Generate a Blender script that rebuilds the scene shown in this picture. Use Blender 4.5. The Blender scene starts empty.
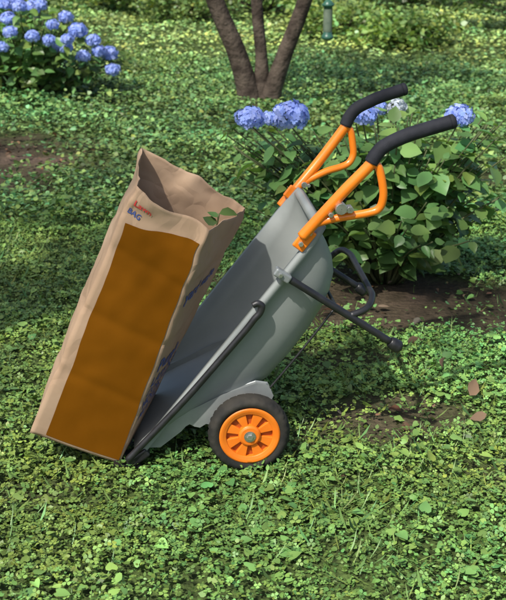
import bpy, math, random
import numpy as np
from mathutils import Vector, noise, Matrix
random.seed(7); rng=np.random.default_rng(7)
scene=bpy.context.scene
COL=scene.collection

# ---------------------------------------------------------------- helpers
def link(o,parent=None):
    COL.objects.link(o)
    if parent is not None: o.parent=parent
    return o
def empty(name,loc=(0,0,0),rz=0):
    e=bpy.data.objects.new(name,None); e.location=loc; e.rotation_euler=(0,0,rz); e.empty_display_size=.1
    return link(e)
def mesh(name,verts,faces,mat,parent=None,smooth=True,mods=None):
    me=bpy.data.meshes.new(name); me.from_pydata([tuple(v) for v in verts],[],faces); me.validate(); me.update()
    if smooth:
        me.polygons.foreach_set('use_smooth',[True]*len(me.polygons))
    me.materials.append(mat)
    return link(bpy.data.objects.new(name,me),parent)
def catmull(P,n=6):
    P=[Vector(p) for p in P]
    if len(P)<3: 
        return [P[0].lerp(P[1],i/n) for i in range(n+1)]
    Q=[2*P[0]-P[1]]+P+[2*P[-1]-P[-2]]; out=[]
    for i in range(1,len(Q)-2):
        for k in range(n):
            t=k/n; a,b,c,d=Q[i-1],Q[i],Q[i+1],Q[i+2]
            out.append(.5*((2*b)+(c-a)*t+(2*a-5*b+4*c-d)*t*t+(3*b-a-3*c+d)*t*t*t))
    out.append(P[-1]); return out
def tube_geo(P,R,seg=12,n=6,cap=True,smooth=True):
    if isinstance(R,(int,float)): R=[R]*len(P)
    if smooth:
        pts=catmull(P,n)
        m=len(pts)-1; rad=[]
        for i in range(len(pts)):
            x=i/m*(len(P)-1); j=min(int(x),len(P)-2); rad.append(R[j]+(R[j+1]-R[j])*(x-j))
    else: pts=[Vector(p) for p in P]; rad=R
    T=[(pts[min(i+1,len(pts)-1)]-pts[max(i-1,0)]).normalized() for i in range(len(pts))]
    up=Vector((0,0,1)) if abs(T[0].z)<.9 else Vector((1,0,0))
    nrm=(up-T[0]*up.dot(T[0])).normalized(); V=[];F=[]
    for i,p in enumerate(pts):
        nrm=(nrm-T[i]*nrm.dot(T[i])).normalized(); b=T[i].cross(nrm)
        for k in range(seg):
            a=2*math.pi*k/seg; V.append(p+(nrm*math.cos(a)+b*math.sin(a))*rad[i])
    for i in range(len(pts)-1):
        for k in range(seg):
            k2=(k+1)%seg; F.append((i*seg+k,i*seg+k2,(i+1)*seg+k2,(i+1)*seg+k))
    if cap:
        F.append(tuple(range(seg))[::-1]); F.append(tuple(range((len(pts)-1)*seg,len(pts)*seg)))
    return V,F
def tube(name,P,R,mat,parent=None,seg=14,n=6,smooth=True):
    V,F=tube_geo(P,R,seg,n,True,smooth); return mesh(name,V,F,mat,parent)
def join_geo(gs):
    V=[];F=[]
    for v,f in gs:
        o=len(V); V+=list(v); F+=[tuple(i+o for i in q) for q in f]
    return V,F
def lathe(profile,c,seg=64,axis='y',wob=None):
    V=[];F=[];n=len(profile)
    for i in range(seg):
        a=2*math.pi*i/seg
        for j,(r,t) in enumerate(profile):
            rr=r+(wob(i,j) if wob else 0)
            V.append((c[0]+rr*math.cos(a),c[1]+t,c[2]+rr*math.sin(a)))
    for i in range(seg):
        i2=(i+1)%seg
        for j in range(n-1):
            F.append((i*n+j,i2*n+j,i2*n+j+1,i*n+j+1))
    return V,F
def box_geo(c,s,R=None):
    V=[]
    for x in(-1,1):
        for y in(-1,1):
            for z in(-1,1):
                v=Vector((x*s[0]/2,y*s[1]/2,z*s[2]/2))
                if R is not None: v=R@v
                V.append(v+Vector(c))
    F=[(0,1,3,2),(4,6,7,5),(0,4,5,1),(2,3,7,6),(0,2,6,4),(1,5,7,3)]
    return V,F
def bevel(o,w=.002,s=2):
    m=o.modifiers.new('b','BEVEL'); m.width=w; m.segments=s; m.limit_method='ANGLE'; m.angle_limit=math.radians(35); return o
def vnoise(x,y,sc,seed):
    g=np.random.default_rng(seed).random((128,128)); X=x/sc+500.3; Y=y/sc+500.7
    xi=np.floor(X).astype(int); yi=np.floor(Y).astype(int); fx=X-xi; fy=Y-yi
    fx=fx*fx*(3-2*fx); fy=fy*fy*(3-2*fy)
    G=lambda a,b:g[a%128,b%128]
    return (G(xi,yi)*(1-fx)+G(xi+1,yi)*fx)*(1-fy)+(G(xi,yi+1)*(1-fx)+G(xi+1,yi+1)*fx)*fy

# ---------------------------------------------------------------- materials
def newmat(name):
    m=bpy.data.materials.new(name); m.use_nodes=True; nt=m.node_tree
    for n in list(nt.nodes): nt.nodes.remove(n)
    o=nt.nodes.new('ShaderNodeOutputMaterial'); return m,nt,o
def N(nt,t,**kw):
    n=nt.nodes.new(t)
    for k,v in kw.items():
        if k in n.inputs: n.inputs[k].default_value=v
        else: setattr(n,k,v)
    return n
def simple(name,c1,c2,rough=.5,scale=20,metal=0,bump=.1,bscale=80,spec=.5,coat=0,bdist=.002):
    m,nt,o=newmat(name); L=nt.links.new
    tc=N(nt,'ShaderNodeTexCoord'); nz=N(nt,'ShaderNodeTexNoise'); nz.inputs['Scale'].default_value=scale; nz.inputs['Detail'].default_value=6
    L(tc.outputs['Object'],nz.inputs['Vector'])
    r=N(nt,'ShaderNodeValToRGB'); r.color_ramp.elements[0].position=.35; r.color_ramp.elements[1].position=.65
    r.color_ramp.elements[0].color=(*c1,1); r.color_ramp.elements[1].color=(*c2,1); L(nz.outputs['Fac'],r.inputs['Fac'])
    p=N(nt,'ShaderNodeBsdfPrincipled'); L(r.outputs['Color'],p.inputs['Base Color'])
    p.inputs['Metallic'].default_value=metal; p.inputs['Specular IOR Level'].default_value=spec; p.inputs['Coat Weight'].default_value=coat
    mr=N(nt,'ShaderNodeMapRange'); mr.inputs['To Min'].default_value=max(0,rough-.1); mr.inputs['To Max'].default_value=min(1,rough+.12)
    L(nz.outputs['Fac'],mr.inputs['Value']); L(mr.outputs['Result'],p.inputs['Roughness'])
    n2=N(nt,'ShaderNodeTexNoise'); n2.inputs['Scale'].default_value=bscale; n2.inputs['Detail'].default_value=4; L(tc.outputs['Object'],n2.inputs['Vector'])
    b=N(nt,'ShaderNodeBump'); b.inputs['Strength'].default_value=bump; b.inputs['Distance'].default_value=bdist; L(n2.outputs['Fac'],b.inputs['Height']); L(b.outputs['Normal'],p.inputs['Normal'])
    L(p.outputs['BSDF'],o.inputs['Surface']); return m
def leafmat(name,trans=.3,rough=.45,spec=.4,tint=(1.1,1.15,.5)):
    m,nt,o=newmat(name); L=nt.links.new
    a=N(nt,'ShaderNodeVertexColor'); a.layer_name='Col'
    p=N(nt,'ShaderNodeBsdfPrincipled'); p.inputs['Roughness'].default_value=rough; p.inputs['Specular IOR Level'].default_value=spec
    L(a.outputs['Color'],p.inputs['Base Color'])
    if trans<=0: L(p.outputs['BSDF'],o.inputs['Surface']); return m
    mx=N(nt,'ShaderNodeMixRGB',blend_type='MULTIPLY'); mx.inputs['Fac'].default_value=1; mx.inputs['Color2'].default_value=(*tint,1); L(a.outputs['Color'],mx.inputs['Color1'])
    t=N(nt,'ShaderNodeBsdfTranslucent'); L(mx.outputs['Color'],t.inputs['Color'])
    s=N(nt,'ShaderNodeMixShader'); s.inputs['Fac'].default_value=trans; L(p.outputs['BSDF'],s.inputs[1]); L(t.outputs['BSDF'],s.inputs[2])
    L(s.outputs['Shader'],o.inputs['Surface']); return m
M_leaf=leafmat('foliage_leaf',.3,.38,.45); M_gleaf=leafmat('ground_leaf',0,.48,.4); M_petal=leafmat('petal',.25,.6,.2,(1,1,1)); M_dry=leafmat('dry_leaf',0,.7,.2)
M_orange=simple('orange_paint',(.80,.19,.010),(.86,.23,.014),.32,9,0,.05,200,.5,.3)
M_hub=simple('orange_plastic',(.76,.17,.01),(.82,.21,.014),.42,12,0,.08,150)
M_hub_shade=simple('orange_plastic_recess_shade',(.34,.07,.005),(.40,.085,.007),.6,12,0,.08,150)  # hub orange darkened: shade of the recesses put into the colour
M_foam=simple('black_foam_grip',(.014,.015,.02),(.022,.023,.03),.75,40,0,.4,400,.3)
M_black=simple('black_powder_coat',(.012,.012,.013),(.02,.02,.022),.38,25,0,.15,500,.5)
M_rubber=simple('tyre_rubber',(.016,.016,.015),(.045,.040,.032),.8,14,0,.3,200,.3)
M_tub=simple('grey_resin',(.215,.235,.225),(.262,.28,.267),.42,5,0,.12,350,.45)
M_steel=simple('zinc_steel',(.5,.5,.48),(.65,.65,.62),.35,30,.9,.1,200)
M_brk=simple('silver_paint',(.24,.26,.26),(.30,.32,.31),.4,15,.3,.1,300)
M_bark=simple('bark',(.035,.026,.02),(.10,.078,.06),.9,9,0,1.0,30,.2,bdist=.02)
M_stem=simple('green_stem',(.05,.07,.02),(.09,.10,.04),.7,20)
M_green=simple('feeder_green',(.03,.10,.07),(.04,.13,.09),.35,20)
M_glass=simple('feeder_tube',(.10,.14,.10),(.16,.2,.15),.2,20)
M_panel=simple('redaction_brown',(.142,.050,.0015),(.155,.055,.002),.8,8,0,.2,22,.05,bdist=.003)
M_blue=simple('blue_ink',(.03,.06,.22),(.05,.09,.30),.7,60)
M_red=simple('red_ink',(.55,.03,.03),(.6,.06,.05),.7,60)

# kraft paper
M_kraft,nt,o=newmat('kraft_paper'); L=nt.links.new
tc=N(nt,'ShaderNodeTexCoord')
n1=N(nt,'ShaderNodeTexNoise'); n1.inputs['Scale'].default_value=5; n1.inputs['Detail'].default_value=8; L(tc.outputs['Object'],n1.inputs['Vector'])
r=N(nt,'ShaderNodeValToRGB'); r.color_ramp.elements[0].position=.3; r.color_ramp.elements[1].position=.7
r.color_ramp.elements[0].color=(.40,.27,.175,1); r.color_ramp.elements[1].color=(.48,.34,.23,1); L(n1.outputs['Fac'],r.inputs['Fac'])
p=N(nt,'ShaderNodeBsdfPrincipled'); p.inputs['Roughness'].default_value=.8; p.inputs['Specular IOR Level'].default_value=.2; L(r.outputs['Color'],p.inputs['Base Color'])
v=N(nt,'ShaderNodeTexVoronoi'); v.inputs['Scale'].default_value=7; v.feature='DISTANCE_TO_EDGE'
nw=N(nt,'ShaderNodeTexNoise'); nw.inputs['Scale'].default_value=5; L(tc.outputs['Object'],nw.inputs['Vector'])
mv=N(nt,'ShaderNodeMixRGB'); mv.inputs['Fac'].default_value=.3; L(tc.outputs['Object'],mv.inputs['Color1']); L(nw.outputs['Color'],mv.inputs['Color2']); L(mv.outputs['Color'],v.inputs['Vector'])
sm=N(nt,'ShaderNodeMapRange'); sm.inputs['From Max'].default_value=.12; L(v.outputs['Distance'],sm.inputs['Value'])
b1=N(nt,'ShaderNodeBump'); b1.inputs['Strength'].default_value=.35; b1.inputs['Distance'].default_value=.005; L(sm.outputs['Result'],b1.inputs['Height'])
n3=N(nt,'ShaderNodeTexNoise'); n3.inputs['Scale'].default_value=10; n3.inputs['Detail'].default_value=4; L(tc.outputs['Object'],n3.inputs['Vector'])
b2=N(nt,'ShaderNodeBump'); b2.inputs['Strength'].default_value=.4; b2.inputs['Distance'].default_value=.008; L(n3.outputs['Fac'],b2.inputs['Height']); L(b1.outputs['Normal'],b2.inputs['Normal'])
L(b2.outputs['Normal'],p.inputs['Normal'])
tr=N(nt,'ShaderNodeBsdfTranslucent'); L(r.outputs['Color'],tr.inputs['Color']); s=N(nt,'ShaderNodeMixShader'); s.inputs['Fac'].default_value=.15
L(p.outputs['BSDF'],s.inputs[1]); L(tr.outputs['BSDF'],s.inputs[2]); L(s.outputs['Shader'],o.inputs['Surface'])

# ground soil / moss, mixed by the painted soil mask
M_soil,nt,o=newmat('soil_and_moss'); L=nt.links.new
tc=N(nt,'ShaderNodeTexCoord'); n1=N(nt,'ShaderNodeTexNoise'); n1.inputs['Scale'].default_value=1.6; n1.inputs['Detail'].default_value=10; n1.inputs['Roughness'].default_value=.7; L(tc.outputs['Object'],n1.inputs['Vector'])
r=N(nt,'ShaderNodeValToRGB'); e=r.color_ramp.elements; e[0].position=.35; e[0].color=(.035,.028,.018,1); e[1].position=.62; e[1].color=(.13,.09,.065,1)
x=e.new(.5); x.color=(.07,.052,.033,1); L(n1.outputs['Fac'],r.inputs['Fac'])
n2=N(nt,'ShaderNodeTexNoise'); n2.inputs['Scale'].default_value=45; n2.inputs['Detail'].default_value=8; L(tc.outputs['Object'],n2.inputs['Vector'])
mx=N(nt,'ShaderNodeMixRGB',blend_type='OVERLAY'); mx.inputs['Fac'].default_value=.7; L(r.outputs['Color'],mx.inputs['Color1']); L(n2.outputs['Fac'],mx.inputs['Color2'])
n4=N(nt,'ShaderNodeTexNoise'); n4.inputs['Scale'].default_value=28; n4.inputs['Detail'].default_value=6; L(tc.outputs['Object'],n4.inputs['Vector'])
rg=N(nt,'ShaderNodeValToRGB'); rg.color_ramp.elements[0].position=.38; rg.color_ramp.elements[1].position=.62; rg.color_ramp.elements[0].color=(.035,.05,.016,1); rg.color_ramp.elements[1].color=(.10,.15,.04,1); L(n4.outputs['Fac'],rg.inputs['Fac'])
va=N(nt,'ShaderNodeVertexColor'); va.layer_name='Col'
m2=N(nt,'ShaderNodeMixRGB'); L(va.outputs['Color'],m2.inputs['Fac']); L(mx.outputs['Color'],m2.inputs['Color1']); L(rg.outputs['Color'],m2.inputs['Color2'])
p=N(nt,'ShaderNodeBsdfPrincipled'); p.inputs['Roughness'].default_value=.95; p.inputs['Specular IOR Level'].default_value=.15; L(m2.outputs['Color'],p.inputs['Base Color'])
b=N(nt,'ShaderNodeBump'); b.inputs['Strength'].default_value=.9; b.inputs['Distance'].default_value=.02; L(n2.outputs['Fac'],b.inputs['Height']); L(b.outputs['Normal'],p.inputs['Normal']); L(p.outputs['BSDF'],o.inputs['Surface'])

# ---------------------------------------------------------------- leaf batches
HEX=(np.array([(0,0,0),(.26,.22,.03),(.33,.55,.05),(0,1,-.04),(-.33,.55,.05),(-.26,.22,.03)]),[(0,1,2,3,4,5)])
FOLD=(np.array([(0,0,0),(.24,.2,.07),(.31,.5,.09),(.17,.82,.03),(0,1.08,-.08),(0,.5,0),(-.24,.2,.07),(-.31,.5,.09),(-.17,.82,.03)]),[(0,1,2,5),(2,3,4,5),(0,5,7,6),(5,4,8,7)])
BROAD=(np.array([(0,0,0),(.27,.12,.06),(.40,.38,.10),(.34,.66,.07),(.15,.92,.0),(0,1.1,-.10),(0,.25,-.01),(0,.6,.0),(-.27,.12,.06),(-.40,.38,.10),(-.34,.66,.07),(-.15,.92,.0)]),[(0,1,2,6),(6,2,3,7),(7,3,4,5),(0,6,9,8),(6,7,10,9),(7,5,11,10)])
BLADE=(np.array([(-.03,0,0),(.03,0,0),(.022,.6,.10),(0,1,.32),(-.022,.6,.10)]),[(0,1,2,3,4)])
HEART=(np.array([(0,.08,0),(.22,-.06,.05),(.42,.12,.10),(.40,.42,.09),(.2,.72,.02),(0,.92,-.06),(0,.45,-.01),(-.22,-.06,.05),(-.42,.12,.10),(-.40,.42,.09),(-.2,.72,.02)]),[(0,1,2,3,6),(3,4,5,6),(0,6,9,8,7),(6,5,10,9)])
def clover():
    V=[];F=[]
    for k in range(3):
        a=2*math.pi*k/3; ca,sa=math.cos(a),math.sin(a); o=len(V)
        for (x,y,z) in [(0,.03,0),(.2,.2,.03),(.25,.42,.05),(.12,.54,.03),(0,.48,0),(-.12,.54,.03),(-.25,.42,.05),(-.2,.2,.03)]:
            V.append((x*ca-y*sa,x*sa+y*ca,z))
        F.append(tuple(range(o,o+8)))
    return np.array(V),F
CLOV=clover()
def floret():
    V=[];F=[]
    for k in range(4):
        a=2*math.pi*k/4; ca,sa=math.cos(a),math.sin(a); o=len(V)
        for (x,y,z) in [(0,.02,0),(.36,.35,.05),(.40,.75,.1),(0,.98,.02),(-.40,.75,.1),(-.36,.35,.05)]:
            V.append((x*ca-y*sa,x*sa+y*ca,z))
        F.append(tuple(range(o,o+6)))
    return np.array(V),F
FLOR=floret()
def batch(name,pos,size,nrm,dirv,col,tmpl,mat,parent=None):
    TV,TF=tmpl; n=len(pos); m=len(TV)
    nrm=nrm/np.linalg.norm(nrm,axis=1,keepdims=True)
    d=dirv-nrm*np.sum(dirv*nrm,axis=1,keepdims=True); d/= (np.linalg.norm(d,axis=1,keepdims=True)+1e-9)
    b=np.cross(d,nrm); size=np.asarray(size).reshape(n,1,1)
    asp=rng.uniform(.75,1.2,(n,1,1)); curl=rng.uniform(-.8,2.2,(n,1,1))
    V=pos[:,None,:]+size*(TV[None,:,0:1]*asp*b[:,None,:]+TV[None,:,1:2]*d[:,None,:]+TV[None,:,2:3]*curl*nrm[:,None,:])
    V=V.reshape(-1,3)
    lt=np.array([len(f) for f in TF]); li=np.concatenate([np.array(f) for f in TF])
    LI=(li[None,:]+(np.arange(n)*m)[:,None]).ravel(); LT=np.tile(lt,n); LS=np.concatenate([[0],np.cumsum(LT)[:-1]])
    me=bpy.data.meshes.new(name); me.vertices.add(n*m); me.loops.add(len(LI)); me.polygons.add(len(LT))
    me.vertices.foreach_set('co',V.astype(np.float32).ravel()); me.loops.foreach_set('vertex_index',LI.astype(np.int32)); me.polygons.foreach_set('loop_start',LS.astype(np.int32))
    me.update(calc_edges=True)
    C=np.ones((n*m,4),np.float32); C[:,:3]=np.repeat(col,m,axis=0)
    tv=(1.08-.16*np.clip(TV[:,1],0,1)); C[:,:3]*=np.tile(tv,n)[:,None]
    ca=me.color_attributes.new('Col','FLOAT_COLOR','POINT'); ca.data.foreach_set('color',C.ravel())
    me.materials.append(mat)
    return link(bpy.data.objects.new(name,me),parent)
def rdir(n,tilt):
    a=rng.random(n)*2*np.pi; t=np.abs(rng.normal(0,tilt,n)); 
    nn=np.stack([np.sin(t)*np.cos(a),np.sin(t)*np.sin(a),np.cos(t)],1)
    b=rng.random(n)*2*np.pi; return nn,np.stack([np.cos(b),np.sin(b),np.zeros(n)],1)
def gcol(n,base,var=.25,hue=.12,f=None,hs=None):
    l=np.clip(rng.normal(1,var,n),.4,1.55)
    if f is not None: l=l*f
    c=np.array(base)[None,:]*np.clip(l,0,1.75)[:,None]; h=np.clip(rng.normal(0,hue,n),-.25,.25)
    if hs is not None: h=h+hs
    c[:,0]*=np.clip(1+h*1.5,.45,1.6); c[:,2]*=np.clip(1-h,.4,1.5); return np.clip(c,0.004,.9)

PATCH=[(.45,3.25,.26,.20,.8),(-1.78,6.95,.70,.85,.97),(.85,4.35,.60,.38,.93),(.35,3.75,.35,.15,.5),(.35,4.5,.7,.42,.85),(1.7,6.6,.4,.25,.5),(.9,2.9,.25,.10,.5),(0,3.05,.35,.08,.35),(-.75,2.75,.3,.08,.3)]
def keep(x,y):
    k=np.ones(len(x))
    for (cx,cy,rx,ry,s) in PATCH:
        d=((x-cx)/rx)**2+((y-cy)/ry)**2+ (vnoise(x,y,.12,5)-.5)*1.1
        k*=1-s*np.clip(1.5-d,0,1)
    return k
def area_pts(n,y0,y1,m=.6,sl=.30):
    y=np.sqrt(rng.random(n)*(y1**2-y0**2)+y0**2); x=(rng.random(n)*2-1)*(sl*y+m); return x,y

# ---------------------------------------------------------------- ground sheet
xs=np.concatenate([np.linspace(-90,-8,12),np.linspace(-7,7,141),np.linspace(8,90,12)]); ys=np.concatenate([np.linspace(-60,0,8),np.linspace(.5,22,216),np.linspace(26,160,14)])
X,Y=np.meshgrid(xs,ys); 
def gh(x,y):
    w=np.clip((y-5)/3,0,1)
    return (vnoise(x,y,1.3,11)-.5)*.06*w
Z=gh(X,Y)
V=np.stack([X.ravel(),Y.ravel(),Z.ravel()],1); nx=len(xs); F=[(j*nx+i,j*nx+i+1,(j+1)*nx+i+1,(j+1)*nx+i) for j in range(len(ys)-1) for i in range(nx-1)]
go=mesh('ground',V,F,M_soil)
kk=np.clip(keep(X.ravel(),Y.ravel()),0,1); C=np.ones((len(kk),4),np.float32); C[:,:3]=kk[:,None]
ca=go.data.color_attributes.new('Col','FLOAT_COLOR','POINT'); ca.data.foreach_set('color',C.ravel())

# ---------------------------------------------------------------- ground cover
gcov=empty('ground_cover')
def lawn(name,n,y0,y1,s0,s1,h,base,tmpl,tilt=.45,thr=1.0,seed=3,patchy=.5):
    x,y=area_pts(n,y0,y1); k=keep(x,y)*(1-patchy+patchy*np.clip((vnoise(x,y,.16,seed)+vnoise(x,y,.5,seed+1)-.6)*2.2,0,1)) 
    mask=rng.random(n)<k*thr; x=x[mask];y=y[mask];n=len(x)
    cl=vnoise(x,y,.13,202)*.7+vnoise(x,y,.36,203)*.5
    z=gh(x,y)+.003+h*cl*rng.random(n)**.6
    nn,dd=rdir(n,tilt); s=s0+(s1-s0)*rng.random(n)**1.5
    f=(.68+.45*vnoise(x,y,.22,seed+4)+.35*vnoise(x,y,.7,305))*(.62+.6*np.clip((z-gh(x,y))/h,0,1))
    hs=(vnoise(x,y,.45,306)-.55)*.3
    return batch(name,np.stack([x,y,z],1),s,nn,dd,gcol(n,base,.2,.08,f,hs),tmpl,M_gleaf,gcov)
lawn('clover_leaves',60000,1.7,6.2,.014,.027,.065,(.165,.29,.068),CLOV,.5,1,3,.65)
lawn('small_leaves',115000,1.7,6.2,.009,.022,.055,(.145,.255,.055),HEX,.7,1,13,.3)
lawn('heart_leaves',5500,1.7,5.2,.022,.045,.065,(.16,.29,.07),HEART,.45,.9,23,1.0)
n=34000; x,y=area_pts(n,1.7,6.5); m=rng.random(n)<keep(x,y)*np.clip(vnoise(x,y,.4,77)*2.0-.5,.08,1); x=x[m];y=y[m];n=len(x)
a=rng.random(n)*2*np.pi; dv=np.stack([np.cos(a),np.sin(a),np.ones(n)*.6],1); nn=np.stack([-np.cos(a)*.5,-np.sin(a)*.5,np.ones(n)],1)
batch('grass_blades',np.stack([x,y,gh(x,y)+.008],1),.03+.045*rng.random(n)**2,nn,dv,gcol(n,(.16,.27,.07),.2,.12),BLADE,M_gleaf,gcov)
def wood(name,n,y0,y1,s0,s1,h,base,tmpl,seed,tilt=.5,sl=.32,lo=.35):
    x,y=area_pts(n,y0,y1,.9,sl); m=rng.random(n)<keep(x,y)*np.clip(vnoise(x,y,.35,seed)*1.5+lo,.0,1); x=x[m];y=y[m];n=len(x)
    cl=vnoise(x,y,.3,seed+1)*.7+vnoise(x,y,.9,seed+2)*.5
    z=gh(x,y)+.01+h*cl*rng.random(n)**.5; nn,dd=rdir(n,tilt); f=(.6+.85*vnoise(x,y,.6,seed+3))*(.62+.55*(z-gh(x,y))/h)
    hs=(vnoise(x,y,.8,seed+5)-.55)*.25
    batch(name,np.stack([x,y,z],1),s0+(s1-s0)*rng.random(n),nn,dd,gcol(n,base,.26,.1,f,hs),tmpl,M_gleaf,gcov)
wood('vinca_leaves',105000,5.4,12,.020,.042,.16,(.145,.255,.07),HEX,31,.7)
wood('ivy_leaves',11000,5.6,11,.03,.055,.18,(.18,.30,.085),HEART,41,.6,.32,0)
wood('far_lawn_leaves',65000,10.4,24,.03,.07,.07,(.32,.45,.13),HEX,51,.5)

# leaf litter
lit=empty('fallen_leaves')
P=[]
for (cx,cy,rx,ry,s),q in zip(PATCH[:5],(120,260,90,0,80)):
    k=int(q*rx*ry)
    for _ in range(k): P.append((cx+random.gauss(0,rx*.6),cy+random.gauss(0,ry*.6)))
for _ in range(18):
    y_=random.uniform(2.8,7); P.append((random.uniform(-.1,.35*y_+.3),y_))
P=np.array(P); n=len(P); nn,dd=rdir(n,.6)
batch('litter',np.stack([P[:,0],P[:,1],gh(P[:,0],P[:,1])+.010+.02*rng.random(n)],1),.015+.035*rng.random(n),nn,dd,gcol(n,(.15,.09,.055),.4,.12),FOLD,M_dry,lit)
big=np.array([(.75,3.30,.06),(.78,3.16,.06),(.60,3.78,.05),(.70,3.55,.05)]); nn,dd=rdir(4,.9)
batch('large_dry_leaves',big,np.array([.07,.055,.075,.06]),nn,dd,gcol(4,(.20,.13,.08),.1,.05),FOLD,M_dry,lit)

# ---------------------------------------------------------------- hydrangeas
def hydrangea(name,c,rx,ry,h,nstem,lsize,blooms,base=(.085,.165,.035),seed=1,fl_r=.07,nleaf=9,extra=[]):
    root=empty(name,(c[0],c[1],0)); rs=np.random.default_rng(seed)
    geos=[];LP=[];LN=[];LD=[];LS=[]
    tips=[]
    for i in range(nstem):
        a=rs.random()*2*math.pi; q=rs.random()**.5
        x=math.cos(a)*q*rx; y=math.sin(a)*q*ry; z=h*(1-.6*q**2.6)*(.84+.18*rs.random()); tips.append((x,y,max(z,.12)))
    for (ex,ey,ez) in extra: tips.append((ex-c[0],ey-c[1],ez))
    for bl in blooms: tips.append((bl[0]-c[0],bl[1]-c[1],bl[2]-bl[3]*.5))
    for (x,y,z) in tips:
        p0=Vector((x*.15,y*.15,0)); p2=Vector((x,y,z)); p1=Vector((x*.55,y*.55,z*.62))
        pts=catmull([p0,p1,p2],6); geos.append(tube_geo([p0,p1,p2],[.006,.005,.003],6,5))
        for k in range(nleaf):
            f=.35+.65*(k//2*2)/(nleaf-1); q=pts[min(int(f*12),12)]
            a=rs.random()*6.28 if k%2==0 else a+math.pi
            out=Vector((math.cos(a),math.sin(a),.25-.5*rs.random()))
            out+=Vector((x,y,0))*.7
            LP.append(q+Vector((math.cos(a),math.sin(a),0))*.015); LD.append(out); nv=Vector((x*.5/max(rx,.1)+rs.normal()*.4,y*.5/max(ry,.1)-.15+rs.normal()*.4,1)); LN.append(nv)
            LS.append(lsize*(.55+.65*rs.random())*(1 if f<.95 else .75))
    V,F=join_geo(geos); mesh('stems',V,F,M_stem,root)
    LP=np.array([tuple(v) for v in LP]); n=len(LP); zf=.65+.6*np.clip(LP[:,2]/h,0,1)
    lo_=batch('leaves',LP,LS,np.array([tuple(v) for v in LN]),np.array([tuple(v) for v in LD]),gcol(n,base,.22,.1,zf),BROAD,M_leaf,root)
    lo_.data.polygons.foreach_set('use_smooth',[True]*len(lo_.data.polygons))
    for i,(bx,by,bz,br,bc) in enumerate(blooms):
        n=int(120*min(1,(br/.06))); k=np.arange(n)+.5; ph=np.arccos(1-1.72*k/n); th=np.pi*(1+5**.5)*k
        nn=np.stack([np.cos(th)*np.sin(ph),np.sin(th)*np.sin(ph),np.cos(ph)],1)
        rr=br*(.82+.2*rs.random(n)); lump=1+.08*np.sin(nn[:,0]*5+i)*np.cos(nn[:,1]*4)
        pp=nn*(rr*lump)[:,None]*np.array([1,1,.82]); pp=pp+np.array([bx-c[0],by-c[1],bz])
        nj=nn+rs.normal(0,.3,(n,3)); dd=rs.normal(0,1,(n,3))
        cc=np.array(bc)[None,:]*np.clip(rs.normal(1,.13,n),.6,1.5)[:,None]; w=rs.random(n)[:,None]*.5; cc=cc*(1-w)+np.array([.58,.63,.90])*w
        batch('blossom',pp,br*.24*(.8+.4*rs.random(n)),nj,dd,np.clip(cc,0,.9),FLOR,M_petal,root)
        v,f=lathe([(.001,-br*.5),(br*.5,-br*.35),(br*.75,0),(br*.5,br*.4),(.001,br*.55)],(0,0,0),12)
        v=[(q[0]+bx-c[0],q[2]+by-c[1],q[1]*.9+bz) for q in v]
        mesh('blossom_core',v,f,M_stem,root)
    return root
B=(.25,.36,.84)
ex=[(random.uniform(-.12,.35),random.uniform(4.4,4.8),random.uniform(.5,.73)) for _ in range(24)]+[(random.uniform(.4,1.15),random.uniform(4.4,4.9),random.uniform(.58,.78)) for _ in range(30)]
hydrangea('hydrangea_bush',(.62,4.65),.62,.42,.78,80,.092,[(-.01,4.5,.79,.062,B),(.16,4.5,.80,.08,B),(.48,4.6,.79,.062,B),(.89,4.55,.79,.062,B),(.64,4.7,.80,.045,(.5,.55,.55)),(.08,4.75,.74,.04,B),(.57,4.85,.77,.05,B)],base=(.13,.245,.07),seed=4,nleaf=11,extra=ex)
bl=[(-2.07,9.2,.73),(-2.14,9.2,.49),(-1.65,9.25,.49),(-1.49,9.2,.63),(-1.21,9.2,.30),(-1.79,9.2,.84),(-1.72,9.1,.56),(-1.58,9.1,.50),(-1.45,9.15,.42),(-1.55,9.0,.58),(-1.32,9.2,.46),(-2.02,9.0,.64),(-2.3,9.1,.6),(-1.25,9.35,.42),(-1.9,9.4,.8),(-2.5,9.2,.75),(-1.62,9.4,.72),(-2.2,9.5,.9),(-1.95,9.1,.84),(-1.36,9.2,.55),(-1.7,9.2,.68),(-1.85,9.05,.60),(-2.1,9.3,.85)]
bl=[(q[0],q[1],q[2],random.uniform(.055,.08),B) for q in bl]
hydrangea('hydrangea_bush',(-2.0,9.55),.95,.6,.82,105,.09,bl,base=(.15,.27,.07),seed=9,nleaf=10)

# ---------------------------------------------------------------- trees
def crown(name,c,r,nclump,per,lsize,base,parent,seed,cr=.45,surf=.5):
    rs=np.random.default_rng(seed); d=rs.normal(0,1,(nclump,3)); d/=np.linalg.norm(d,axis=1,keepdims=True)
    q=rs.random(nclump)**surf; cc=d*q[:,None]*np.array(r)+np.array(c)
    P=np.repeat(cc,per,axis=0)+rs.normal(0,cr,(nclump*per,3))*np.array([1,1,.55])
    n=len(P); nn,dd=rdir(n,.75); dd[:,2]=-.4
    f=np.repeat(.6+.7*rs.random(nclump),per)
    batch(name,P,lsize*(.6+.7*rng.random(n)),nn,dd,gcol(n,base,.2,.1,f),HEX,M_leaf,parent); return cc
def limbs(name,trunk,radii,tips,parent,attach=.5):
    g=[tube_geo(trunk,radii,14,6)]
    pts=catmull(trunk,6)
    for t in tips:
        k=int(len(pts)*(attach+(1-attach)*random.random()))-1; p=pts[k]; t=Vector(t)
        mid=p.lerp(t,.5)+Vector((random.uniform(-.2,.2),random.uniform(-.2,.2),random.uniform(.0,.25)))
        g.append(tube_geo([p,mid,t],[radii[-1]*.8,radii[-1]*.5,.008],7,5))
    return g
root=empty('multi_stem_tree',(0,0,0))
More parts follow.
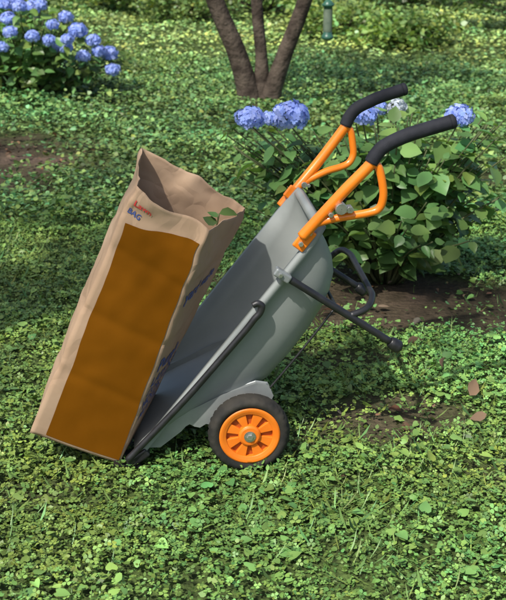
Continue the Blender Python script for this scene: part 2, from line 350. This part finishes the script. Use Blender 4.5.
st=[([(.0,8.9,-.05),(-.05,8.9,.2),(-.14,8.9,.5),(-.31,8.88,.91),(-.62,8.8,1.8),(-.9,8.7,3.0)],[.13,.092,.08,.072,.06,.045]),
    ([(.06,8.93,-.05),(.07,8.93,.2),(.07,8.95,.45),(.03,8.97,.91),(.0,9.1,2.0),(.15,9.2,3.3)],[.12,.075,.05,.048,.042,.03]),
    ([(.1,8.88,-.05),(.17,8.88,.2),(.27,8.87,.5),(.42,8.85,.91),(.72,8.8,1.9),(1.05,8.7,3.1)],[.12,.078,.066,.06,.05,.04])]
cc=crown('crown_leaves',(.1,8.9,4.2),(2.0,1.9,1.2),38,40,.085,(.075,.14,.03),root,3,.28)
G=[]
for i,(P_,R_) in enumerate(st): G+=limbs('l',P_,R_,[tuple(q) for q in cc[i*12:i*12+12]],root,.7)
V,F=join_geo(G); o_=mesh('trunks_and_limbs',V,F,M_bark,root)
root=empty('added_shade_tree',(0,0,0))  # added tree, out of view, placed for the dappled shade it casts
cc=crown('crown_leaves',(-3.3,1.0,6.4),(3.0,2.6,.9),32,85,.11,(.07,.13,.03),root,5,.25,.6)
tr_=[(-4.4,-1.0,-.1),(-4.3,-.9,1.2),(-4.1,-.4,3),(-3.7,.2,4.8),(-3.4,.8,6.2)]
V,F=join_geo(limbs('l',tr_,[.26,.2,.17,.13,.07],[tuple(q) for q in cc[:24]],root,.55)); mesh('trunk_and_limbs',V,F,M_bark,root)
for i,(tx,ty,tr0) in enumerate([(-5.6,17,.2),(6.2,18,.22),(.8,25,.2),(-3.2,26,.25),(4.6,27,.2),(-9,22,.25),(10,24,.25)]):
    root=empty('background_tree',(tx,ty,0)); cc=crown('crown_leaves',(0,0,5.2),(2.6,2.6,1.9),40,30,.2,(.07,.14,.03),root,60+i,.5)
    V,F=join_geo(limbs('l',[(0,0,-.1),(.1,0,1.5),(-.05,.1,3.2),(.1,0,4.8)],[tr0,tr0*.75,tr0*.6,tr0*.35],[tuple(q) for q in cc[:14]],root,.6)); mesh('trunk_and_limbs',V,F,M_bark,root)
def shrub(x,y,r,h,n,ls,base,seed):
    root=empty('shrub',(x,y,0)); cc=crown('leaves',(0,0,h*.5),(r,r*.8,h*.5),n,40,ls,base,root,seed,.11,.35)
    g=[tube_geo([(0,0,0),tuple(np.array([q[0]*.4,q[1]*.4,q[2]*.6])),tuple(q)],[.015,.01,.004],6,4) for q in cc[:24]]
    V,F=join_geo(g); mesh('stems',V,F,M_bark,root)
for i,a_ in enumerate([(3.8,14.8,1.2,1.2,90,.08,(.09,.16,.045)),(1.9,13.2,.7,.40,45,.07,(.25,.38,.10)),(1.2,14.0,.8,.5,45,.07,(.27,.39,.11)),(5.4,15,1.3,1.4,80,.08,(.10,.18,.05)),
    (-3.6,15,1.0,.9,70,.08,(.14,.23,.07)),(-.9,16.0,.8,.5,50,.07,(.25,.36,.11)),(.2,17,1.2,.7,70,.08,(.22,.34,.10)),(-2.2,18,1.4,.9,80,.09,(.25,.36,.12)),(2.6,18.5,1.5,1.2,90,.09,(.13,.22,.06)),(-5.5,12,1.,.9,60,.08,(.08,.15,.04)),(4.6,11,.7,.6,50,.07,(.12,.20,.045))]):
    shrub(*a_,100+i)

bf=empty('bird_feeder',(.61,8.86,0))
V,F=lathe([(.001,.60),(.045,.60),(.05,.615),(.045,.63),(.036,.64),(.036,.86),(.05,.865),(.052,.875),(.02,.91),(.001,.915)],(0,0,0),24)
mesh('feeder_body',[(v[0],v[2],v[1]) for v in V],F,M_green,bf)
V,F=lathe([(.0375,.66),(.0375,.84)],(0,0,0),24); mesh('seed_tube',[(v[0],v[2],v[1]) for v in V],F,M_glass,bf)
tube('hanging_wire',[(0,0,.91),(0,0,1.3),(0,0,1.62)],.003,M_black,bf,6)

# ---------------------------------------------------------------- wheelbarrow
YAW=math.radians(6.43)
cart=empty('wheelbarrow',(0,2.87,0),YAW)
A0=Vector((-.361,.0,.055)); U=Vector((.622,0,.783)); Vv=Vector((.783,0,-.622))
def uvt(u,v,t): return A0+U*u+Vv*v+Vector((0,t,0))
rows=[(-.012,.012,0,1),(0.0,0.0,0,1),(.03,.006,.0,0),(.10,.035,0,0),(.17,.078,0,0),(.24,.130,0,0),(.30,.175,0,0),(.355,.208,0,0),(.42,.226,0,0),(.52,.230,0,0),(.62,.226,0,0),(.70,.214,0,0),(.76,.196,0,0),(.81,.168,0,0),(.845,.130,0,0),(.870,.085,0,0),(.886,.040,0,0),(.895,0,0,0),(.915,0,0,2),(.919,.018,0,2)]
V=[];F=[];nc=31; tcen=.30
for (u,d,_,fl) in rows:
    hw=.222-.004*max(0,(u-.5))
    if u>.80: hw-= .020*((u-.80)/.115)**2
    sec=[(-hw-.020,.020),(-hw-.018,0)]
    for k in range(nc):
        a=math.pi*k/(nc-1); c_=math.cos(a); s_=math.sin(a); n_=3.4
        xx=-math.copysign(abs(c_)**(2/n_),c_); vv=abs(s_)**(2/n_)
        w=hw-.02*min(1,d/.2)*vv
        sec.append((xx*w,d*vv))
    sec+=[(hw+.018,0),(hw+.020,.020)]
    if fl==2: sec=[(x_*(1 if abs(x_)<hw else .985),d if d>0 else (0 if 1<i<len(sec)-2 else v_)) for i,(x_,v_) in enumerate(sec)]
    for (x_,v_) in sec: V.append(uvt(u,v_,tcen+x_))
m_=nc+4
for i in range(len(rows)-1):
    for k in range(m_-1): F.append((i*m_+k,i*m_+k+1,(i+1)*m_+k+1,(i+1)*m_+k))
tub=mesh('tub',V,F,M_tub,cart); md=tub.modifiers.new('s','SOLIDIFY'); md.thickness=.005; md.offset=0
def wheel(tc_,side):
    c=(-.009,tc_,.127); w=.034
    prof=[(.094,-.024),(.104,-.032),(.115,-.030),(.122,-.022),(.1265,-.012),(.1275,0),(.1265,.012),(.122,.022),(.115,.030),(.104,.032),(.094,.024)]
    V,F=lathe(prof,c,120,wob=lambda i,j:(-.0035 if (i//2+j)%2 and 2<j<8 else 0)); mesh('tyre',V,F,M_rubber,cart)
    g=[]
    g.append(lathe([(.094,-.026),(.090,-.029),(.083,-.028),(.072,-.024),(.070,.020),(.083,.028),(.090,.029),(.094,.026)],c,64))
    g.append(lathe([(.001,-.030),(.028,-.030),(.034,-.026),(.036,-.006),(.036,.006),(.034,.026),(.028,.030),(.001,.030)],c,40))
    for k in range(8):
        a=2*math.pi*(k+.5)/8; R=Matrix.Rotation(-a,3,'Y')
        for sd in(-1,1):
            v,f=box_geo((0,0,0),(.050,.018,.026)); v=[R@Vector((q[0]+.053,q[1]+sd*.012,q[2]*(1+ .40*(q[0]/.025)))) +Vector(c) for q in v]; g.append((v,f))
    V,F=join_geo(g); o_=mesh('wheel_hub',V,F,M_hub,cart,smooth=False); bevel(o_,.0018)
    V,F=join_geo([lathe([(.078,-.010),(.020,-.012)],c,48),lathe([(.078,.010),(.020,.012)],c,48)]); mesh('hub_web',V,F,M_hub_shade,cart)
    V,F=lathe([(.001,-.040),(.009,-.040),(.010,-.034),(.016,-.033),(.016,-.0305)],c,6); 
    V2,F2=lathe([(.010,-.0305),(.018,-.0305),(.018,-.0325),(.001,-.0325)],c,24)
    if side>0: V=[(q[0],2*tc_-q[1],q[2]) for q in V]; V2=[(q[0],2*tc_-q[1],q[2]) for q in V2]
    V,F=join_geo([(V,F),(V2,F2)]); mesh('axle_nut',V,F,M_steel,cart,smooth=False)
wheel(.035,-1); wheel(.565,1)
tube('axle',[(-.009,.05,.127),(-.009,.3,.127),(-.009,.55,.127)],.008,M_steel,cart)
def bracket(t,name):
    P_=[(-.345,.068),(-.300,.112),(-.235,.160),(-.171,.188),(-.08,.232),(.02,.262),(.055,.255),(.070,.222),(.045,.16),(.02,.112),(-.03,.105),(-.075,.12),(-.119,.135),(-.138,.140),(-.157,.128),(-.172,.132),(-.188,.142),(-.203,.134),(-.219,.116),(-.283,.066)]
    n=len(P_); V=[(s_,t-.012,z_) for s_,z_ in P_]+[(s_,t+.012,z_) for s_,z_ in P_]
    F=[tuple(range(n)),tuple(range(2*n-1,n-1,-1))]+[(i,(i+1)%n,n+(i+1)%n,n+i) for i in range(n)]
    o_=mesh(name,V,F,M_brk,cart,smooth=False); bevel(o_,.004,3)
bracket(.100,'chassis_bracket'); bracket(.50,'chassis_bracket')
def handle(pts,tag):
    tube(tag,pts,.0165,M_orange,cart,16)
hn=[(.15,.056,.745),(.18,.05,.782),(.268,.03,.888),(.335,.02,.962),(.345,.02,.985)]
hf=[(.155,.548,.70),(.18,.55,.729),(.210,.55,.761),(.290,.57,.850),(.373,.58,.957),(.378,.58,.972)]
handle(hn,'handle_tube'); handle(hf,'handle_tube')
gn=[(.338,.02,.968),(.352,.02,.992),(.375,.02,1.015),(.432,.02,1.042),(.503,.02,1.063),(.565,.02,1.080)]
gf=[(.374,.58,.962),(.388,.58,.992),(.412,.58,1.019),(.450,.58,1.038),(.488,.58,1.054),(.567,.58,1.078)]
for g_ in (gn,gf):
    tube('foam_grip',g_,.0205,M_foam,cart,18)
    e_=Vector(g_[-1]); d_=(e_-Vector(g_[-2])).normalized(); tube('grip_end',[e_-d_*.004,e_+d_*.006,e_+d_*.011],[.0215,.0205,.013],M_foam,cart,18,3)
tube('handle_brace',[(.338,.02,.972),(.360,.02,.955),(.374,.02,.905),(.378,.022,.865),(.368,.026,.832),(.335,.03,.818),(.243,.04,.802),(.190,.05,.786)],.0120,M_orange,cart,14,8)
tube('handle_brace',[(.372,.58,.966),(.392,.58,.945),(.402,.58,.895),(.404,.58,.862),(.390,.577,.836),(.360,.572,.823),(.306,.56,.811),(.225,.55,.776)],.0120,M_orange,cart,14,8)
def bolt(c,r,w,mat,name,seg=6):
    V,F=lathe([(.001,-w/2),(r,-w/2),(r,w/2),(.001,w/2)],c,seg); o_=mesh(name,V,F,mat,cart,smooth=False); bevel(o_,.001); return o_
for t_,s0,z0,k_ in((.022,.255,.838,1),(.545,.232,.775,.6)):
    bolt((s0,t_,z0),.017*k_,.030,M_steel,'clamp_knob',12); bolt((s0+.026*k_,t_+.002,z0-.004),.011*k_,.028,M_steel,'clamp_nut',6)
    bolt((s0-.028*k_,t_+.01,z0-.02*k_),.008*k_,.03,M_steel,'clamp_nut',6)
V,F=box_geo((.158,.060,.735),(.070,.012,.040),Matrix.Rotation(math.radians(-51.6),3,'Y')); o_=mesh('handle_plate',V,F,M_orange,cart,smooth=False); bevel(o_,.005,3)
V,F=box_geo((.186,.528,.752),(.045,.012,.034),Matrix.Rotation(math.radians(-51.6),3,'Y')); o_=mesh('handle_plate',V,F,M_orange,cart,smooth=False); bevel(o_,.005,3)
for c_ in((.172,.050,.757),(.146,.050,.725)): bolt(c_,.008,.012,M_steel,'bolt')
for t_ in(.05,.55):
    s_=[(.080,t_,.641),(.26,t_,.518),(.443,t_,.392)] if t_<.3 else [(.23,t_,.538),(.33,t_,.470),(.443,t_,.392)]
    tube('stand_leg',s_,.0115,M_black,cart,14)
    tube('stand_foot',[(.425,t_,.404),(.435,t_,.397),(.452,t_,.385),(.460,t_,.380)],[.015,.020,.021,.015],M_black,cart,16,4)
V,F=box_geo((.092,.05,.632),(.055,.032,.026),Matrix.Rotation(math.radians(34.4),3,'Y')); o_=mesh('leg_clamp',V,F,M_brk,cart,smooth=False); bevel(o_,.006,3)
bolt((.085,.032,.637),.007,.010,M_steel,'bolt')
tube('stand_cross_brace',[(.299,.05,.493),(.355,.07,.508),(.384,.13,.522),(.387,.2,.527),(.386,.4,.54),(.383,.48,.545),(.360,.54,.54),(.31,.55,.495)],.0105,M_black,cart,12)
tube('support_rod',[(.262,.1,.500),(.15,.1,.35),(.04,.1,.213)],.0038,M_black,cart,8)
tube('support_rod',[(.262,.5,.500),(.15,.5,.35),(.04,.5,.213)],.0038,M_black,cart,8)
tube('rod_cross_bar',[(.262,.05,.510),(.264,.3,.507),(.262,.55,.510)],.006,M_black,cart,8)
ap=[(.004,.540),(.020,.546),(.032,.536),(.026,.515),(.010,.497),(-.018,.460),(-.10,.362),(-.188,.258),(-.282,.155),(-.345,.088),(-.385,.045)]
tube('foot_plate_arm',[(s_,.048,z_) for s_,z_ in ap],[.009,.010,.0105]+[.0105]*8,M_black,cart,12,5)
tube('foot_plate_arm',[(s_+.03,.545,z_-.035) for s_,z_ in ap[5:]],.0105,M_black,cart,12,5)
V,F=box_geo((-.385,.30,.022),(.085,.50,.006),Matrix.Rotation(math.radians(8),3,'Y')); mesh('foot_plate',V,F,M_black,cart,smooth=False)
V,F=box_geo((-.352,.075,.045),(.075,.05,.03),Matrix.Rotation(math.radians(-35),3,'Y')); o_=mesh('foot_hinge',V,F,M_black,cart,smooth=False); bevel(o_,.006)

# ---------------------------------------------------------------- paper bag
bag=empty('paper_yard_waste_bag',(0,2.87,0),YAW)
Bb=[Vector(q) for q in [(-.409,.08,.018),(-.676,.08,.143),(-.64,.38,.125),(-.300,.38,.088)]]
Bt=[Vector(q) for q in [(-.118,.10,.752),(-.322,.10,.902),(-.299,.42,.935),(.036,.42,.742)]]
def bagF(face,a,b,off=0):
    i=face;j=(face+1)%4
    lo=Bb[i].lerp(Bb[j],a); hi=Bt[i].lerp(Bt[j],a); p=lo.lerp(hi,b)
    e1=(Bb[j].lerp(Bt[j],b)-Bb[i].lerp(Bt[i],b)); e2=(hi-lo); n=e2.cross(e1).normalized()
    cen=(Bb[0]+Bb[2]).lerp(Bt[0]+Bt[2],b)*.5
    if n.dot(p-cen)<0: n=-n
    bul=[.008,.02,.02,.004][face]*math.sin(math.pi*a)*math.sin(math.pi*min(1,b*1.0+.05))
    for f0 in(.27,.52,.77): bul-=.003*math.exp(-((b-f0)/.02)**2)
    q=p*6; cr=noise.noise_vector(q)*.006+noise.noise_vector(p*17)*.0035
    cr*= (.4+1.0*b)
    top=max(0,(b-.86)/.14)
    cr+=noise.noise_vector(p*11+Vector((9,2,4)))*.024*top+noise.noise_vector(p*26)*.005*top
    return p+n*(bul+off)+cr
NA,NB=20,100
V=[];F=[]
for ib in range(NB+1):
    for f_ in range(4):
        for ia in range(NA): V.append(bagF(f_,ia/NA,ib/NB))
per=4*NA
for ib in range(NB):
    for k in range(per):
        k2=(k+1)%per; F.append((ib*per+k,ib*per+k2,(ib+1)*per+k2,(ib+1)*per+k))
F.append(tuple(range(per))[::-1])
bo=mesh('paper_bag',V,F,M_kraft,bag); md=bo.modifiers.new('s','SOLIDIFY'); md.thickness=.0015; md.offset=-1
def panel(name,q,mat,off,nu=30,nv=100):
    V=[];F=[]
    for j in range(nv+1):
        for i in range(nu+1):
            u_=i/nu;v_=j/nv
            a_=(q[0][0]*(1-u_)+q[1][0]*u_)*(1-v_)+(q[3][0]*(1-u_)+q[2][0]*u_)*v_
            b_=(q[0][1]*(1-u_)+q[1][1]*u_)*(1-v_)+(q[3][1]*(1-u_)+q[2][1]*u_)*v_
            V.append(bagF(0,a_,b_,off))
    for j in range(nv):
        for i in range(nu): F.append((j*(nu+1)+i,j*(nu+1)+i+1,(j+1)*(nu+1)+i+1,(j+1)*(nu+1)+i))
    return mesh(name,V,F,mat,bag)
panel('redaction_panel',[(.02,.012),(.84,.012),(.93,.865),(.06,.945)],M_panel,.004)  # brown redaction block laid over the bag face, not printing on the paper
def text(body,face,a0,b0,size,mat,wdir=1,fa=.36,fb=.82,shear=0,off=.0035):
    cu=bpy.data.curves.new('t','FONT'); cu.body=body; cu.size=size; cu.resolution_u=2; cu.offset=size*.02
    ob=bpy.data.objects.new('t',cu); COL.objects.link(ob); dg=bpy.context.evaluated_depsgraph_get(); dg.update()
    me=bpy.data.meshes.new_from_object(ob.evaluated_get(dg)); bpy.data.objects.remove(ob)
    V=[bagF(face,a0+wdir*v.co.x/fa,b0+v.co.y/fb,off) for v in me.vertices]
    F=[tuple(p.vertices) for p in me.polygons]
    mesh('print_'+body.split()[0].lower().strip('.,:-*'),V,F,mat,bag,smooth=False)
for (b_,t_,s_) in [(.40,'Purple',.060),(.335,'LAWN &',.046),(.285,'CONTAINS',.040),(.235,'HOLDS',.040),(.185,'MULCH',.040)]:
    text(t_,3,.97,b_,s_,M_blue,-1,.30,.78)
text('yard waste',3,.94,.70,.055,M_blue,-1,.33,.78)
text('Lawn',0,.955,.940,.030,M_red,-1,.27,.8)
text('BAG',0,.975,.900,.022,M_blue,-1,.27,.8)
n=160; c_=(sum(Bt,Vector())/4)*.80+(sum(Bb,Vector())/4)*.20
P=np.clip(rng.normal(0,1,(n,3)),-1.5,1.5)*np.array([.03,.045,.02])+np.array(c_); nn,dd=rdir(n,.9)
batch('clippings',P,.02+.02*rng.random(n),nn,dd,gcol(n,(.08,.13,.04),.3,.15),FOLD,M_leaf,bag)
sp=[(-.10,.30,.60),(-.085,.28,.70),(-.075,.27,.76)]; tube('clipping_stem',sp,.003,M_stem,bag,6)
batch('clipping_leaves',np.array([(-.075,.27,.76),(-.08,.275,.73),(-.075,.27,.75)]),np.array([.06,.045,.04]),np.array([(.2,-.6,.8),(.1,-.8,.6),(0,-.5,.9)]),np.array([(1,.1,.1),(-1,0,.5),(-.6,0,.9)]),gcol(3,(.07,.13,.035),.1,.05),FOLD,M_leaf,bag)

# ---------------------------------------------------------------- light
EL=math.radians(52); AZ=(-.55,-.83)
w=bpy.data.worlds.new('World'); scene.world=w; w.use_nodes=True; nt=w.node_tree
sky=nt.nodes.new('ShaderNodeTexSky'); sky.sky_type='NISHITA'; sky.sun_disc=False; sky.sun_elevation=EL; sky.sun_rotation=math.atan2(AZ[0],AZ[1]); sky.air_density=1; sky.dust_density=2.5
bg=nt.nodes['Background']; bg.inputs['Strength'].default_value=.15; nt.links.new(sky.outputs['Color'],bg.inputs['Color'])
sd=Vector((AZ[0]*math.cos(EL),AZ[1]*math.cos(EL),math.sin(EL)))
ld=bpy.data.lights.new('sun','SUN'); ld.energy=5.0; ld.angle=math.radians(1.0); ld.color=(1,.96,.89)
lo=bpy.data.objects.new('sun',ld); lo.rotation_euler=sd.to_track_quat('Z','Y').to_euler(); lo.location=(-3,-3,9); link(lo)

# ---------------------------------------------------------------- camera
cd=bpy.data.cameras.new('camera'); cd.sensor_fit='VERTICAL'; cd.sensor_height=24; cd.lens=24*1056/600; cd.clip_end=500
cd.dof.use_dof=True; cd.dof.focus_distance=3.15; cd.dof.aperture_fstop=5.0
co=bpy.data.objects.new('camera',cd); co.location=(0,0,1.66); co.rotation_euler=(math.radians(90-20.7),0,0); link(co); scene.camera=co
scene.view_settings.view_transform='Standard'; scene.view_settings.look='None'; scene.view_settings.exposure=0
